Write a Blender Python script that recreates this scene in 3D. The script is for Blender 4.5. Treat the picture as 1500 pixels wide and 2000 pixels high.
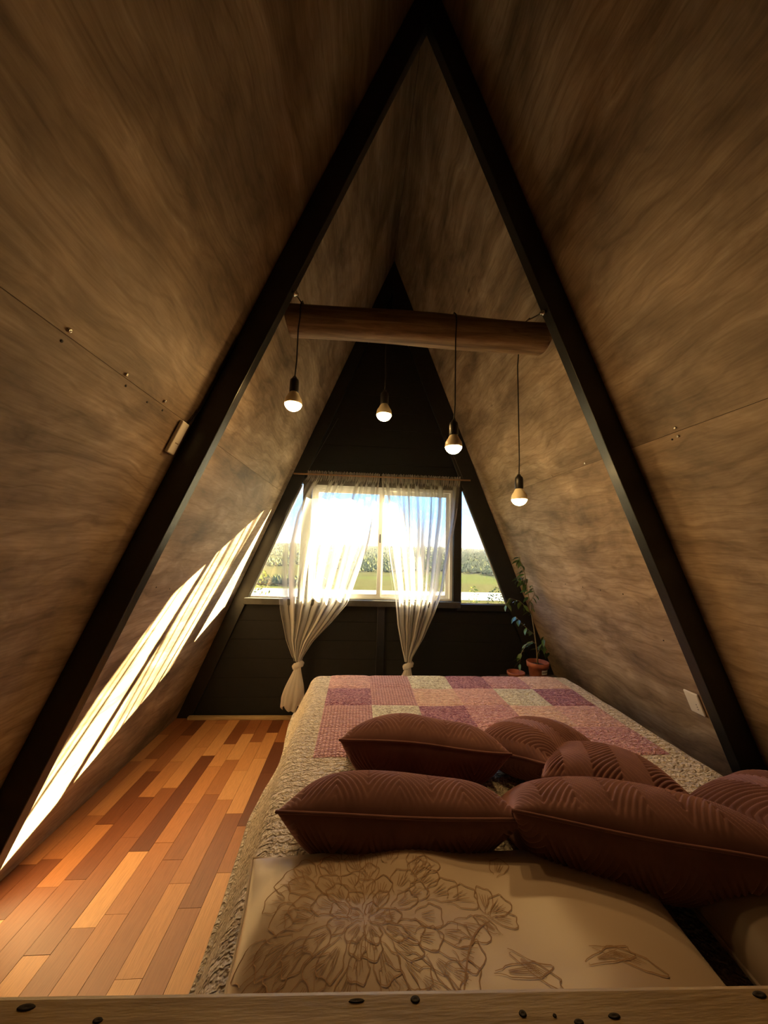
import bpy, bmesh, math, random
from mathutils import Vector, Matrix, noise
random.seed(7)
for o in list(bpy.data.objects): bpy.data.objects.remove(o)
SC = bpy.context.scene
COL = SC.collection

# ------------------------------------------------------------------ camera
F_PX, PITCH, YAW, ROLL = 690.0, 0.1044, 0.0663, 0.0304
CAM = Vector((0, 0, 1.2))
fw = Vector((math.sin(YAW)*math.cos(PITCH), math.cos(YAW)*math.cos(PITCH), math.sin(PITCH)))
r0 = Vector((math.cos(YAW), -math.sin(YAW), 0)); u0 = r0.cross(fw)
rt = math.cos(ROLL)*r0 + math.sin(ROLL)*u0
up = -math.sin(ROLL)*r0 + math.cos(ROLL)*u0
cd = bpy.data.cameras.new('camera'); cam = bpy.data.objects.new('camera', cd); COL.objects.link(cam)
cam.matrix_world = Matrix(((rt.x, up.x, -fw.x, CAM.x), (rt.y, up.y, -fw.y, CAM.y), (rt.z, up.z, -fw.z, CAM.z), (0, 0, 0, 1)))
cd.sensor_fit = 'HORIZONTAL'; cd.sensor_width = 36; cd.lens = F_PX/1500*36
cd.clip_start = 0.02; cd.clip_end = 9000
SC.camera = cam

# ------------------------------------------------------------------ view + light
SC.view_settings.view_transform = 'Standard'; SC.view_settings.look = 'None'
SC.view_settings.gamma = 1; SC.view_settings.use_curve_mapping = False
SC.view_settings.exposure = 0.5
SKY_STRENGTH = 3.4
SUN_STRENGTH = 118.0
BULB_STRENGTH = 105.0
SUN_DIR = Vector((-0.77, -0.64, -0.404)).normalized()
w = bpy.data.worlds.new('sky'); SC.world = w; w.use_nodes = True
nt = w.node_tree; nt.nodes.clear()
N = nt.nodes.new; Lk = nt.links.new
tc = N('ShaderNodeTexCoord'); sep = N('ShaderNodeSeparateXYZ'); Lk(tc.outputs['Generated'], sep.inputs[0])
mr = N('ShaderNodeMapRange'); mr.inputs[1].default_value = -1; mr.inputs[2].default_value = 1; Lk(sep.outputs['Z'], mr.inputs[0])
cr = N('ShaderNodeValToRGB'); Lk(mr.outputs[0], cr.inputs[0])
el = cr.color_ramp.elements
el[0].position = 0.0; el[0].color = (.30, .29, .25, 1)
el[1].position = 1.0; el[1].color = (.12, .36, .95, 1)
for p, c in ((.49, (.34, .33, .29, 1)), (.505, (.45, .48, .50, 1)), (.525, (.25, .42, .70, 1)), (.55, (.165, .40, .85, 1)), (.62, (.150, .40, .95, 1))):
    e = el.new(p); e.color = c
mp = N('ShaderNodeMapping'); mp.inputs['Scale'].default_value = (2.2, 2.2, 9); Lk(tc.outputs['Generated'], mp.inputs[0])
nz = N('ShaderNodeTexNoise'); nz.inputs['Scale'].default_value = 1.6; nz.inputs['Detail'].default_value = 6; Lk(mp.outputs[0], nz.inputs[0])
cl = N('ShaderNodeValToRGB'); cl.color_ramp.elements[0].position = .5; cl.color_ramp.elements[1].position = .72; Lk(nz.outputs[0], cl.inputs[0])
hz = N('ShaderNodeMapRange'); hz.inputs[1].default_value = .0; hz.inputs[2].default_value = .03; Lk(sep.outputs['Z'], hz.inputs[0])
ml = N('ShaderNodeMath'); ml.operation = 'MULTIPLY'; Lk(cl.outputs[0], ml.inputs[0]); Lk(hz.outputs[0], ml.inputs[1])
mx = N('ShaderNodeMixRGB'); mx.inputs[2].default_value = (.36, .39, .42, 1); Lk(ml.outputs[0], mx.inputs[0]); Lk(cr.outputs[0], mx.inputs[1])
bg = N('ShaderNodeBackground'); bg.inputs[1].default_value = SKY_STRENGTH; Lk(mx.outputs[0], bg.inputs[0])
wo = N('ShaderNodeOutputWorld'); Lk(bg.outputs[0], wo.inputs[0])
sd = bpy.data.lights.new('sun', 'SUN'); sd.energy = SUN_STRENGTH; sd.angle = math.radians(.55); sd.color = (1, .80, .42)
so = bpy.data.objects.new('sun', sd); COL.objects.link(so)
so.rotation_euler = SUN_DIR.to_track_quat('-Z', 'Y').to_euler(); so.location = (4, 6, 5)

# ------------------------------------------------------------------ materials
def mat(name, color=(.5, .5, .5), rough=.6, metal=0., **kw):
    m = bpy.data.materials.new(name); m.use_nodes = True
    b = m.node_tree.nodes['Principled BSDF']
    b.inputs['Base Color'].default_value = (*color, 1); b.inputs['Roughness'].default_value = rough
    b.inputs['Metallic'].default_value = metal
    for k, v in kw.items(): b.inputs[k.replace('_', ' ')].default_value = v
    return m
class G:
    """tiny node helper"""
    def __init__(s, m): s.m = m; s.t = m.node_tree; s.b = s.t.nodes.get('Principled BSDF')
    def n(s, kind, ins=None, **props):
        nd = s.t.nodes.new(kind)
        for k, v in props.items(): setattr(nd, k, v)
        for k, v in (ins or {}).items():
            if hasattr(v, 'is_linked') or isinstance(v, bpy.types.NodeSocket): s.t.links.new(v, nd.inputs[k])
            else: nd.inputs[k].default_value = v
        return nd
    def ramp(s, fac, stops):
        nd = s.n('ShaderNodeValToRGB', {0: fac}); e = nd.color_ramp.elements
        e[0].position, e[0].color = stops[0][0], (*stops[0][1], 1)
        e[1].position, e[1].color = stops[-1][0], (*stops[-1][1], 1)
        for p, c in stops[1:-1]: x = e.new(p); x.color = (*c, 1)
        return nd.outputs[0]
    def coords(s, scale=(1, 1, 1), rnd=True, kind='Object', rot=(0, 0, 0)):
        tc = s.n('ShaderNodeTexCoord'); v = tc.outputs[kind]
        if rnd:
            oi = s.n('ShaderNodeObjectInfo')
            ml = s.n('ShaderNodeMath', {0: oi.outputs['Random'], 1: 37.0}, operation='MULTIPLY')
            ad = s.n('ShaderNodeVectorMath', {0: v, 1: ml.outputs[0]}, operation='ADD'); v = ad.outputs[0]
        return s.n('ShaderNodeMapping', {'Vector': v, 'Scale': scale, 'Rotation': rot}).outputs[0]
    def noise(s, vec, scale, detail=5, rough=.55, dist=0.):
        return s.n('ShaderNodeTexNoise', {'Vector': vec, 'Scale': scale, 'Detail': detail, 'Roughness': rough, 'Distortion': dist}).outputs[0]
    def mix(s, f, a, b, mode='MIX'):
        return s.n('ShaderNodeMixRGB', {0: f, 1: a, 2: b}, blend_type=mode).outputs[0]
    def bump(s, h, strength=.3, dist=.01):
        nd = s.n('ShaderNodeBump', {'Height': h, 'Strength': strength, 'Distance': dist})
        s.t.links.new(nd.outputs[0], s.b.inputs['Normal'])
    def base(s, c): s.t.links.new(c, s.b.inputs['Base Color'])

M = {}
def plywood():
    m = mat('stained_plywood', rough=.62); g = G(m)
    c1 = g.coords((.9, 5.5, 1)); c2 = g.coords((1.1, 1.6, 1)); c3 = g.coords((2.0, 26, 1))
    warp = g.n('ShaderNodeTexNoise', {'Vector': c2, 'Scale': 1.7, 'Detail': 3}).outputs['Color']
    wv = g.n('ShaderNodeVectorMath', {0: warp, 'Scale': 1.5}, operation='SCALE').outputs[0]
    cw = g.n('ShaderNodeVectorMath', {0: c1, 1: wv}, operation='ADD').outputs[0]
    grain = g.noise(cw, 2.1, 7, .62, .5)
    fine = g.noise(c3, 6, 4, .6)
    cloud = g.noise(c2, 2.1, 5, .6, .4)
    base = g.ramp(grain, ((.30, (.22, .155, .098)), (.48, (.375, .278, .19)), (.62, (.465, .36, .26)), (.74, (.60, .49, .375))))
    cl = g.ramp(cloud, ((.30, (.34, .31, .28)), (.45, (.74, .71, .68)), (.56, (1.0, .98, .96)), (.68, (1.22, 1.2, 1.17))))
    c = g.mix(1, base, cl, 'MULTIPLY')
    fr = g.ramp(fine, ((.35, (.78, .76, .74)), (.6, (1, 1, 1))))
    c = g.mix(.8, c, fr, 'MULTIPLY')
    # swirling latewood bands and dark knots
    wvn = g.n('ShaderNodeTexWave', {'Vector': cw, 'Scale': 1.3, 'Distortion': 9., 'Detail': 3., 'Detail Scale': .8}, wave_type='BANDS', bands_direction='Y').outputs[1]
    c = g.mix(.42, c, g.ramp(wvn, ((.0, (.62, .60, .57)), (.14, (1, 1, 1)), (1., (1, 1, 1)))), 'MULTIPLY')
    vor = g.n('ShaderNodeTexVoronoi', {'Vector': g.coords((1.0, 1.7, 1)), 'Scale': 1.9, 'Randomness': 1.}).outputs['Distance']
    c = g.mix(.8, c, g.ramp(vor, ((.015, (.25, .2, .16)), (.05, (1, 1, 1)))), 'MULTIPLY')
    g.base(c); g.bump(g.mix(.5, grain, fine), .25, .004)
    return m
M['ply'] = plywood()
def paint(name, col, rough=.5):
    m = mat(name, col, rough); g = G(m)
    c = g.coords((3, 3, 3)); n = g.noise(c, 8, 5)
    g.base(g.ramp(n, ((.3, tuple(x*.75 for x in col)), (.7, tuple(x*1.25 for x in col))))); g.bump(g.noise(c, 40, 3), .15, .003)
    return m
M['black'] = paint('black_paint', (.014, .0145, .015), .34)
M['blackwall'] = paint('black_wall_paint', (.006, .0063, .0068), .75)
M['greysill'] = paint('grey_sill_paint', (.05, .05, .046), .5)
def wood(name, stops, scale=(1, 14, 14), rough=.4, knots=False, bump=.2):
    m = mat(name, rough=rough); g = G(m); c = g.coords(scale)
    n = g.noise(c, 2.2, 6, .6, 1.2); f = g.noise(g.coords(tuple(x*4 for x in scale)), 5, 3)
    col = g.mix(.35, g.ramp(n, stops), g.ramp(f, ((.3, (.6, .6, .6)), (.7, (1, 1, 1)))), 'MULTIPLY')
    g.base(col); g.bump(f, bump, .002); return m
def plank_mat():
    m = mat('floor_plank_wood', rough=.40, Specular_IOR_Level=.35); g = G(m)
    oi = g.n('ShaderNodeObjectInfo').outputs['Random']
    tone = g.ramp(oi, ((0, (.13, .040, .017)), (.15, (.20, .066, .025)), (.35, (.33, .122, .043)), (.58, (.46, .19, .066)), (.82, (.55, .25, .09)), (1, (.62, .31, .12))))
    c = g.coords((30, 3.2, 3), True); n = g.noise(c, 1.6, 6, .6, .8)
    col = g.mix(.75, tone, g.ramp(n, ((.28, (.55, .5, .46)), (.6, (1.08, 1.06, 1.05)))), 'MULTIPLY')
    g.base(col); g.bump(n, .06, .001); return m
M['plank'] = plank_mat()
M['subfloor'] = paint('subfloor', (.10, .05, .025), .7)
M['pine'] = wood('pine_board', ((.3, (.34, .22, .10)), (.5, (.50, .35, .17)), (.7, (.60, .44, .24))), (2, 22, 22), .5)
M['darkwood'] = wood('dark_wood', ((.3, (.05, .03, .018)), (.7, (.10, .06, .035))), (2, 20, 20), .5)
M['log'] = wood('log_wood', ((.3, (.10, .055, .028)), (.5, (.24, .145, .075)), (.7, (.42, .29, .17))), (1.2, 16, 16), .65, bump=.6)
M['knot'] = mat('knot_dark', (.025, .014, .008), .7)
M['steel'] = mat('steel', (.75, .72, .66), .25, 1.)
M['white'] = mat('white_plastic', (.78, .74, .66), .4)
M['alu'] = mat('white_aluminium', (.62, .62, .60), .35)
M['latch'] = mat('latch_dark', (.08, .08, .08), .4)
M['cord'] = mat('black_cord', (.012, .011, .011), .6)
M['socket'] = mat('black_socket', (.018, .017, .016), .35)
M['collar'] = mat('bulb_collar', (.90, .80, .58), .35)
M['string'] = mat('grey_string', (.10, .10, .10), .7)
M['rod'] = mat('curtain_rod_wood', (.42, .27, .16), .5)
M['print'] = mat('grey_print', (.25, .18, .10), .6)
M['ink'] = mat('brown_ink', (.36, .21, .11), .7)
def glow():
    m = bpy.data.materials.new('bulb_glow'); m.use_nodes = True; t = m.node_tree; t.nodes.clear()
    e = t.nodes.new('ShaderNodeEmission'); e.inputs[0].default_value = (1, .60, .22, 1); e.inputs[1].default_value = BULB_STRENGTH
    o = t.nodes.new('ShaderNodeOutputMaterial'); t.links.new(e.outputs[0], o.inputs[0]); return m
M['glow'] = glow()
def glass():
    m = bpy.data.materials.new('window_glass'); m.use_nodes = True; t = m.node_tree; t.nodes.clear()
    tr = t.nodes.new('ShaderNodeBsdfTransparent'); tr.inputs[0].default_value = (.96, .97, .96, 1)
    gl = t.nodes.new('ShaderNodeBsdfGlossy'); gl.inputs['Roughness'].default_value = .02
    mxs = t.nodes.new('ShaderNodeMixShader'); mxs.inputs[0].default_value = .05
    o = t.nodes.new('ShaderNodeOutputMaterial')
    t.links.new(tr.outputs[0], mxs.inputs[1]); t.links.new(gl.outputs[0], mxs.inputs[2]); t.links.new(mxs.outputs[0], o.inputs[0]); return m
M['glass'] = glass()
def sheer(name, opac, col=(.95, .92, .90), tcol=None):
    m = bpy.data.materials.new(name); m.use_nodes = True; t = m.node_tree; t.nodes.clear(); g = G(m)
    tr = g.n('ShaderNodeBsdfTransparent', {0: (1, .99, .98, 1)})
    tl = g.n('ShaderNodeBsdfTranslucent', {0: (*(tcol or col), 1)}); df = g.n('ShaderNodeBsdfDiffuse', {0: (*col, 1)})
    a = g.n('ShaderNodeMixShader', {0: .45, 1: tl.outputs[0], 2: df.outputs[0]})
    lw = g.n('ShaderNodeLayerWeight', {'Blend': .5})
    fac = g.n('ShaderNodeMapRange', {0: lw.outputs['Facing'], 1: 0.0, 2: .40, 3: opac, 4: .95}).outputs[0]
    b = g.n('ShaderNodeMixShader', {0: fac, 1: tr.outputs[0], 2: a.outputs[0]})
    o = g.n('ShaderNodeOutputMaterial', {0: b.outputs[0]}); return m
M['sheer'] = sheer('sheer_curtain', .15, (.95, .92, .90), (.40, .40, .41))
M['sheer2'] = sheer('gathered_sheer', .80)
def velvet():
    m = mat('rose_velvet', (.2, .07, .07), .8, Sheen_Weight=.9, Sheen_Roughness=.4, Specular_IOR_Level=.2); g = G(m)
    m.node_tree.nodes['Principled BSDF'].inputs['Sheen Tint'].default_value = (.8, .45, .42, 1)
    n = g.noise(g.coords((1, 1, 1)), 14, 4)
    g.base(g.ramp(n, ((.3, (.165, .074, .068)), (.7, (.235, .112, .102))))); g.bump(g.noise(g.coords((1, 1, 1)), 400, 2), .1, .001)
    return m
M['velvet'] = velvet()
def quilt(name, dark, light, scale=70, check=False, contrast=(.35, .6)):
    m = mat(name, rough=.85, Sheen_Weight=.15); g = G(m)
    v = g.coords((1, 1, 1), False, 'Object' if True else 'UV')
    geo = g.n('ShaderNodeNewGeometry').outputs['Position']
    if check:
        a = g.n('ShaderNodeTexWave', {'Vector': geo, 'Scale': 24., 'Distortion': 1.2, 'Detail': 1.}, bands_direction='X').outputs[1]
        b = g.n('ShaderNodeTexWave', {'Vector': geo, 'Scale': 24., 'Distortion': 1.2, 'Detail': 1.}, bands_direction='Y').outputs[1]
        pat = g.mix(1, a, b, 'MULTIPLY'); pat = g.mix(.4, pat, g.noise(geo, 120, 2))
        contrast = (.12, .55)
    else: pat = g.noise(geo, scale, 3, .6, 1.)
    col = g.ramp(pat, ((contrast[0], dark), (contrast[1], light)))
    # stitched wavy quilting
    wn = g.n('ShaderNodeTexWave', {'Vector': geo, 'Scale': 13., 'Distortion': 7., 'Detail': 2., 'Detail Scale': 5.5}, bands_direction='Y').outputs[1]
    st = g.ramp(wn, ((0., (.60, .58, .56)), (.22, (1, 1, 1)), (1, (1, 1, 1))))
    g.base(g.mix(.6, col, st, 'MULTIPLY'))
    h = g.mix(.5, wn, g.noise(geo, 55, 2))
    g.bump(h, .95, .014); return m
M['q_beige'] = quilt('quilt_beige', (0.528, 0.436, 0.330), (0.871, 0.766, 0.634), 60)
M['q_cream'] = quilt('quilt_cream', (0.475, 0.409, 0.317), (0.920, 0.898, 0.752), 85, contrast=(.38, .55))
M['q_plum'] = quilt('quilt_plum', (0.251, 0.059, 0.139), (0.634, 0.317, 0.396), 95, contrast=(.42, .62))
M['q_check'] = quilt('quilt_check', (0.396, 0.158, 0.205), (0.792, 0.475, 0.475), check=True)
M['q_pink'] = quilt('quilt_pink', (0.607, 0.304, 0.317), (0.871, 0.541, 0.515), 70)
M['q_salmon'] = quilt('quilt_salmon', (0.686, 0.396, 0.330), (0.920, 0.660, 0.554), 60)
M['q_mauve'] = quilt('quilt_mauve', (0.475, 0.185, 0.238), (0.792, 0.475, 0.502), 90, contrast=(.38, .62))
M['q_under'] = mat('quilt_lining', (.30, .16, .10), .9)
def satin(name, c0, c1, rough):
    m = mat(name, rough=rough, Sheen_Weight=.2); g = G(m)
    g.base(g.ramp(g.noise(g.coords((1, 1, 1)), 3, 4), ((.3, c0), (.7, c1)))); g.bump(g.noise(g.coords((1, 1, 1)), 500, 2), .05, .001); return m
M['satin'] = satin('floral_satin', (.54, .41, .31), (.62, .49, .385), .34)
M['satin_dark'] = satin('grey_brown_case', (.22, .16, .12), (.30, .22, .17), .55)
M['mattress'] = mat('mattress', (.55, .5, .45), .8)
M['terracotta'] = paint('terracotta', (.36, .105, .05), .7)
M['soil'] = mat('soil', (.03, .02, .013), .95)
M['stem'] = mat('stem', (.22, .17, .09), .7)
def leafm(name, a, b, spec=.5):
    m = mat(name, rough=.32, Specular_IOR_Level=spec); g = G(m)
    oi = g.n('ShaderNodeObjectInfo').outputs['Random']; g.base(g.ramp(oi, ((0, a), (1, b)))); return m
M['leaf'] = leafm('plant_leaf', (.035, .085, .02), (.11, .20, .045))
M['crown'] = leafm('tree_crown', (.045, .055, .022), (.08, .085, .032), 0.)
M['bush'] = leafm('bush_leaf', (.16, .17, .03), (.22, .21, .05), 0.)
M['trunk'] = mat('trunk', (.07, .05, .03), .9)

# ------------------------------------------------------------------ object helpers
def link(name, me, m, parent=None, smooth=False, bevel=0):
    o = bpy.data.objects.new(name, me); COL.objects.link(o)
    if m is not None and not me.materials: me.materials.append(m)
    if smooth:
        for p in me.polygons: p.use_smooth = True
    if parent is not None: o.parent = parent
    if bevel:
        b = o.modifiers.new('bevel', 'BEVEL'); b.width = bevel; b.segments = 2; b.limit_method = 'ANGLE'
    return o
def pyd(name, vs, fs, m, parent=None, smooth=False, bevel=0):
    me = bpy.data.meshes.new(name); me.from_pydata([tuple(v) for v in vs], [], fs); me.validate(); me.update()
    return link(name, me, m, parent, smooth, bevel)
def tag(o, label, cat, group=None):
    o['label'] = label; o['category'] = cat
    if group: o['group'] = group
    return o
def struct(o): o['kind'] = 'structure'; return o
def empty(name, loc, label=None, cat=None, group=None):
    o = bpy.data.objects.new(name, None); o.location = loc; o.empty_display_size = .05; COL.objects.link(o)
    if label: tag(o, label, cat, group)
    return o
def keep(o, parent):           # parent a world-space part under an empty at loc
    o.parent = parent; o.matrix_parent_inverse = Matrix.Translation(parent.location).inverted(); return o
def boxv(x0, x1, y0, y1, z0, z1):
    vs = [(x, y, z) for x in (x0, x1) for y in (y0, y1) for z in (z0, z1)]
    fs = [(0, 1, 3, 2), (4, 6, 7, 5), (0, 4, 5, 1), (2, 3, 7, 6), (0, 2, 6, 4), (1, 5, 7, 3)]
    return vs, fs
def box(name, x0, x1, y0, y1, z0, z1, m, parent=None, bevel=.002):
    vs, fs = boxv(x0, x1, y0, y1, z0, z1); return pyd(name, vs, fs, m, parent, bevel=bevel)
def prism_xz(name, poly, y0, y1, m, parent=None, bevel=.002):   # polygon in x,z extruded along y
    n = len(poly); vs = [(x, y0, z) for x, z in poly] + [(x, y1, z) for x, z in poly]
    fs = [tuple(range(n)), tuple(range(2*n-1, n-1, -1))] + [(i, i+n, (i+1) % n+n, (i+1) % n) for i in range(n)]
    me = bpy.data.meshes.new(name); me.from_pydata(vs, [], fs)
    bm = bmesh.new(); bm.from_mesh(me); bmesh.ops.recalc_face_normals(bm, faces=bm.faces); bm.to_mesh(me); bm.free()
    return link(name, me, m, parent, bevel=bevel)
def tube_mesh(name, pts, rad, seg=8, caps=True):
    pts = [Vector(p) for p in pts]; vs = []; fs = []; n = len(pts)
    rads = rad if isinstance(rad, (list, tuple)) else [rad]*n
    ref = None
    for i, p in enumerate(pts):
        d = (pts[min(i+1, n-1)] - pts[max(i-1, 0)]).normalized()
        if ref is None: ref = d.orthogonal().normalized()
        a = (ref - d*ref.dot(d)); a = a.normalized() if a.length > 1e-5 else d.orthogonal().normalized(); ref = a
        b = d.cross(a)
        for k in range(seg):
            t = 2*math.pi*k/seg; vs.append(p + (a*math.cos(t) + b*math.sin(t))*rads[i])
    for i in range(n-1):
        for k in range(seg): fs.append((i*seg+k, i*seg+(k+1) % seg, (i+1)*seg+(k+1) % seg, (i+1)*seg+k))
    if caps: fs += [tuple(range(seg-1, -1, -1)), tuple((n-1)*seg+k for k in range(seg))]
    me = bpy.data.meshes.new(name); me.from_pydata([tuple(v) for v in vs], [], fs); me.update(); return me
def tube(name, pts, rad, m, parent=None, seg=8): return link(name, tube_mesh(name, pts, rad, seg), m, parent, True)
def lathe(name, prof, m, parent=None, seg=24, loc=(0, 0, 0)):
    vs = []; fs = []; n = len(prof)
    for r, z in prof:
        for k in range(seg): t = 2*math.pi*k/seg; vs.append((loc[0]+r*math.cos(t), loc[1]+r*math.sin(t), loc[2]+z))
    for i in range(n-1):
        for k in range(seg): fs.append((i*seg+k, i*seg+(k+1) % seg, (i+1)*seg+(k+1) % seg, (i+1)*seg+k))
    if prof[0][0] > 1e-4: fs.append(tuple(range(seg-1, -1, -1)))
    if prof[-1][0] > 1e-4: fs.append(tuple((n-1)*seg+k for k in range(seg)))
    return pyd(name, vs, fs, m, parent, True)
def fbm(x, y, z=0, s=1): return noise.noise(Vector((x*s, y*s, z*s)))
def interp(pts, z):            # pts sorted by descending z: (x,z)
    if z >= pts[0][1]: return pts[0][0]
    for (xa, za), (xb, zb) in zip(pts, pts[1:]):
        if z >= zb: t = (za-z)/(za-zb); return xa+(xb-xa)*t
    return pts[-1][0]

# ------------------------------------------------------------------ the A-frame shell
XR, T, HP, HR = .198, .397, 3.549, 3.311       # ridge x, tan(half angle), plywood apex height, rafter apex height
AL = math.atan(T); CA, SA = math.cos(AL), math.sin(AL)
YF0, YF1, YB = 1.191, 1.236, 2.652             # front rafter pair, back rafter face
YEND, OVER = -1.3, .45
BASE = {-1: XR - T*HP, 1: XR + T*HP}
SLANT = HP/CA
def wall_matrix(side):         # local x = along Y (depth), local y = up the slope, local z = into the room
    upv = Vector((-side*SA, 0, CA)); nin = Vector((-side*CA, 0, -SA)); yv = Vector((0, 1, 0))
    return Matrix(((yv.x, upv.x, nin.x, BASE[side]), (yv.y, upv.y, nin.y, 0), (yv.z, upv.z, nin.z, 0), (0, 0, 0, 1)))
def on_wall(side, y, s, h=0): return wall_matrix(side) @ Vector((y, s, h))
wall = {}
for side, nm in ((-1, 'left'), (1, 'right')):
    # roof slab outside the plywood
    o = .014; th = .12
    xo = lambda z, d: XR + side*(T*(HP-z) + d/CA)
    poly = [(xo(-.05, o), -.05), (xo(-.05, o+th), -.05), (XR, HP+(o+th)/SA), (XR, HP+o/SA)]
    wall[side] = struct(prism_xz('wall_'+nm, poly, YEND, YB+OVER, M['blackwall'], bevel=0))
    seam = 1.592/CA; g2 = .0005
    for (ya, yb) in ((1.2135, YB+.046), (-.006, 1.2135), (YEND, -.006)):
        for (sa, sb) in ((0, seam), (seam, SLANT)):
            vs, fs = boxv(ya+g2, yb-g2, sa+g2, sb-g2, -.012, random.uniform(-.0008, .0004))
            sh = pyd('plywood_sheet', vs, fs, M['ply'], None, bevel=.0007); sh.matrix_world = wall_matrix(side)
            sh.parent = wall[side]
def screw(side, y, s, parent, dark=False):
    o = lathe('screw', [(.0045, 0), (.0045, .002), (.0035, .0035), (.0015, .0036), (.0012, .002)] if not dark else [(.0032, 0), (.0032, .0008), (.0, .0009)], M['steel'] if not dark else M['knot'], None, 10)
    o.matrix_world = wall_matrix(side) @ Matrix.Translation((y, s, 0)); o.parent = parent
for y, z in ((.684, 1.602), (.855, 1.600), (1.02, 1.604)): screw(-1, y, z/CA, wall[-1])
for y, z in ((.682, 1.578), (.87, 1.578), (.96, 1.575), (1.03, 1.58), (1.5, 1.02), (1.62, 1.0), (2.0, 1.02)): screw(-1, y, z/CA, wall[-1], True)
for y, z in ((1.005, 1.604), (1.007, 1.578), (1.45, 1.60), (1.72, 1.598)): screw(1, y, z/CA, wall[1])
for y, z in ((1.03, 1.575), (1.55, 1.03), (1.7, 1.03), (1.84, 1.03), (2.0, 1.03), (2.15, 1.03), (1.42, .86)): screw(1, y, z/CA, wall[1], True)
# closed gable behind the viewer
struct(prism_xz('wall_front', [(BASE[-1]-.05, -.05), (BASE[1]+.05, -.05), (XR, HP+.1)], YEND-.06, YEND, M['blackwall'], bevel=0))
# rafters
for side, nm in ((-1, 'left'), (1, 'right')):
    poly = [(BASE[side], 0), (XR+side*T*HR, 0), (XR, HR), (XR, HP)]
    r = prism_xz('rafter', poly, YF0, YF1, M['black'], bevel=.003)
    tag(r, 'black painted sloping rafter in the middle of the room, %s leg of the near A-frame' % nm, 'beam')
    d = .10 if side < 0 else .155
    poly = [(BASE[side], 0), (XR+side*(T*HP-d), 0), (XR, HP-d/T), (XR, HP)]
    r = prism_xz('rafter', poly, YB, YB+.045, M['black'], bevel=.003)
    tag(r, 'black painted rafter framing the %s sloping edge of the window gable' % nm, 'beam')

# back gable wall: clad in horizontal boards above and below the windows
def gx(z, side, d): return XR + side*(T*(HP-z)-d)
wb = struct(prism_xz('wall_back', [(gx(0, -1, -.02), 0), (gx(0, 1, -.02), 0), (gx(.79, 1, -.02), .79), (gx(.79, -1, -.02), .79)], YB+.046, YB+.10, M['blackwall'], bevel=0))
struct(prism_xz('wall_gable', [(gx(1.71, -1, -.02), 1.71), (gx(1.71, 1, -.02), 1.71), (XR, HP+.03)], YB+.046, YB+.10, M['blackwall'], bevel=0))
def boards(parent, z0, z1, step):
    z = z0
    while z < z1-.02:
        zt = min(z+step, z1)-.0012
        pl = [(gx(z, -1, .02), z), (gx(z, 1, .02), z), (gx(zt, 1, .02), zt), (gx(zt, -1, .02), zt)]
        if zt > 3.3: break
        o = prism_xz('wall_board', pl, YB+.024+random.uniform(0, .001), YB+.047, M['blackwall'], parent, .0015); z += step
boards(wb, .0, .792, .132); boards(bpy.data.objects['wall_gable'], 1.712, 3.4, .138)
b = box('batten', .151, .207, YB+.008, YB+.026, .0, .78, M['black'], wb)
# posts, sill and header around the windows
struct(box('trim_1', .713, .772, YB-.006, YB+.06, .79, 1.73, M['black']))
struct(box('trim_2', -.436, -.372, YB+.004, YB+.06, .79, 1.71, M['black']))
struct(box('trim_3', gx(.8, -1, .09), .76, YB-.045, YB+.06, .782, .826, M['greysill'], bevel=.004))
struct(box('trim_4', .74, gx(.8, 1, .15), YB-.01, YB+.06, .76, .808, M['black'], bevel=.003))
struct(box('trim_5', -1.127, -.1, YB-.028, YB+.004, 0.0, .020, M['pine'], bevel=.003))
struct(box('trim_6', -.44, .80, YB+.002, YB+.06, 1.668, 1.715, M['black']))

# windows
def window(name, loc=None):
    e = empty(name, (0, 0, 0)); e['kind'] = 'structure'; return e
w1 = window('window_1')
X0, X1, Z0, Z1 = -.368, .709, .828, 1.668
yA, yB_ = YB+.008, YB+.05
def fr(n, x0, x1, z0, z1, a=yA, b=yB_, m='alu', p=w1): return box(n, x0, x1, a, b, z0, z1, M[m], p, .002)
fr('window_frame', X0, X0+.022, Z0, Z1); fr('window_frame', X1-.022, X1, Z0, Z1)
fr('window_frame', X0+.022, X1-.022, Z1-.026, Z1); fr('window_frame', X0+.022, X1-.022, Z0, Z0+.016)
def sash(x0, x1, ya):
    e = []
    zt, zb = Z1-.026, Z0+.016
    for a in ((x0, x0+.03, zb, zt), (x1-.03, x1, zb, zt), (x0+.03, x1-.03, zt-.03, zt), (x0+.03, x1-.03, zb, zb+.022)):
        e.append(box('sash_frame', a[0], a[1], ya, ya+.016, a[2], a[3], M['alu'], w1, .0015))
    box('pane', x0+.028, x1-.028, ya+.006, ya+.010, zb+.02, zt-.028, M['glass'], w1, 0)
sash(X0+.02, .168, YB+.010); sash(.150, X1-.02, YB+.030)
la = box('latch', .148, .160, YB-.002, YB+.010, 1.245, 1.31, M['latch'], w1, .003)
w2 = window('window_2')
pl = [(gx(.83, -1, .098), .83), (-.436, .83), (-.436, 1.668), (gx(1.668, -1, .098), 1.668)]
prism_xz('pane', pl, YB+.020, YB+.024, M['glass'], w2, 0)
w3 = window('window_3')
pr_ = [(.772, .81), (gx(.81, 1, .153), .81), (gx(1.69, 1, .153)+.002, 1.69), (.772, 1.69)]
prism_xz('pane', pr_, YB+.020, YB+.024, M['glass'], w3, 0)
def bead(p, a, b, r=.006): 
    o = tube('glazing_bead', [(a[0], YB+.018, a[1]), (b[0], YB+.018, b[1])], r, M['alu'], p, 6)
bead(w2, (gx(.83, -1, .104), .83), (gx(1.66, -1, .104), 1.66), .005); bead(w2, pl[0], pl[1], .005)
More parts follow.
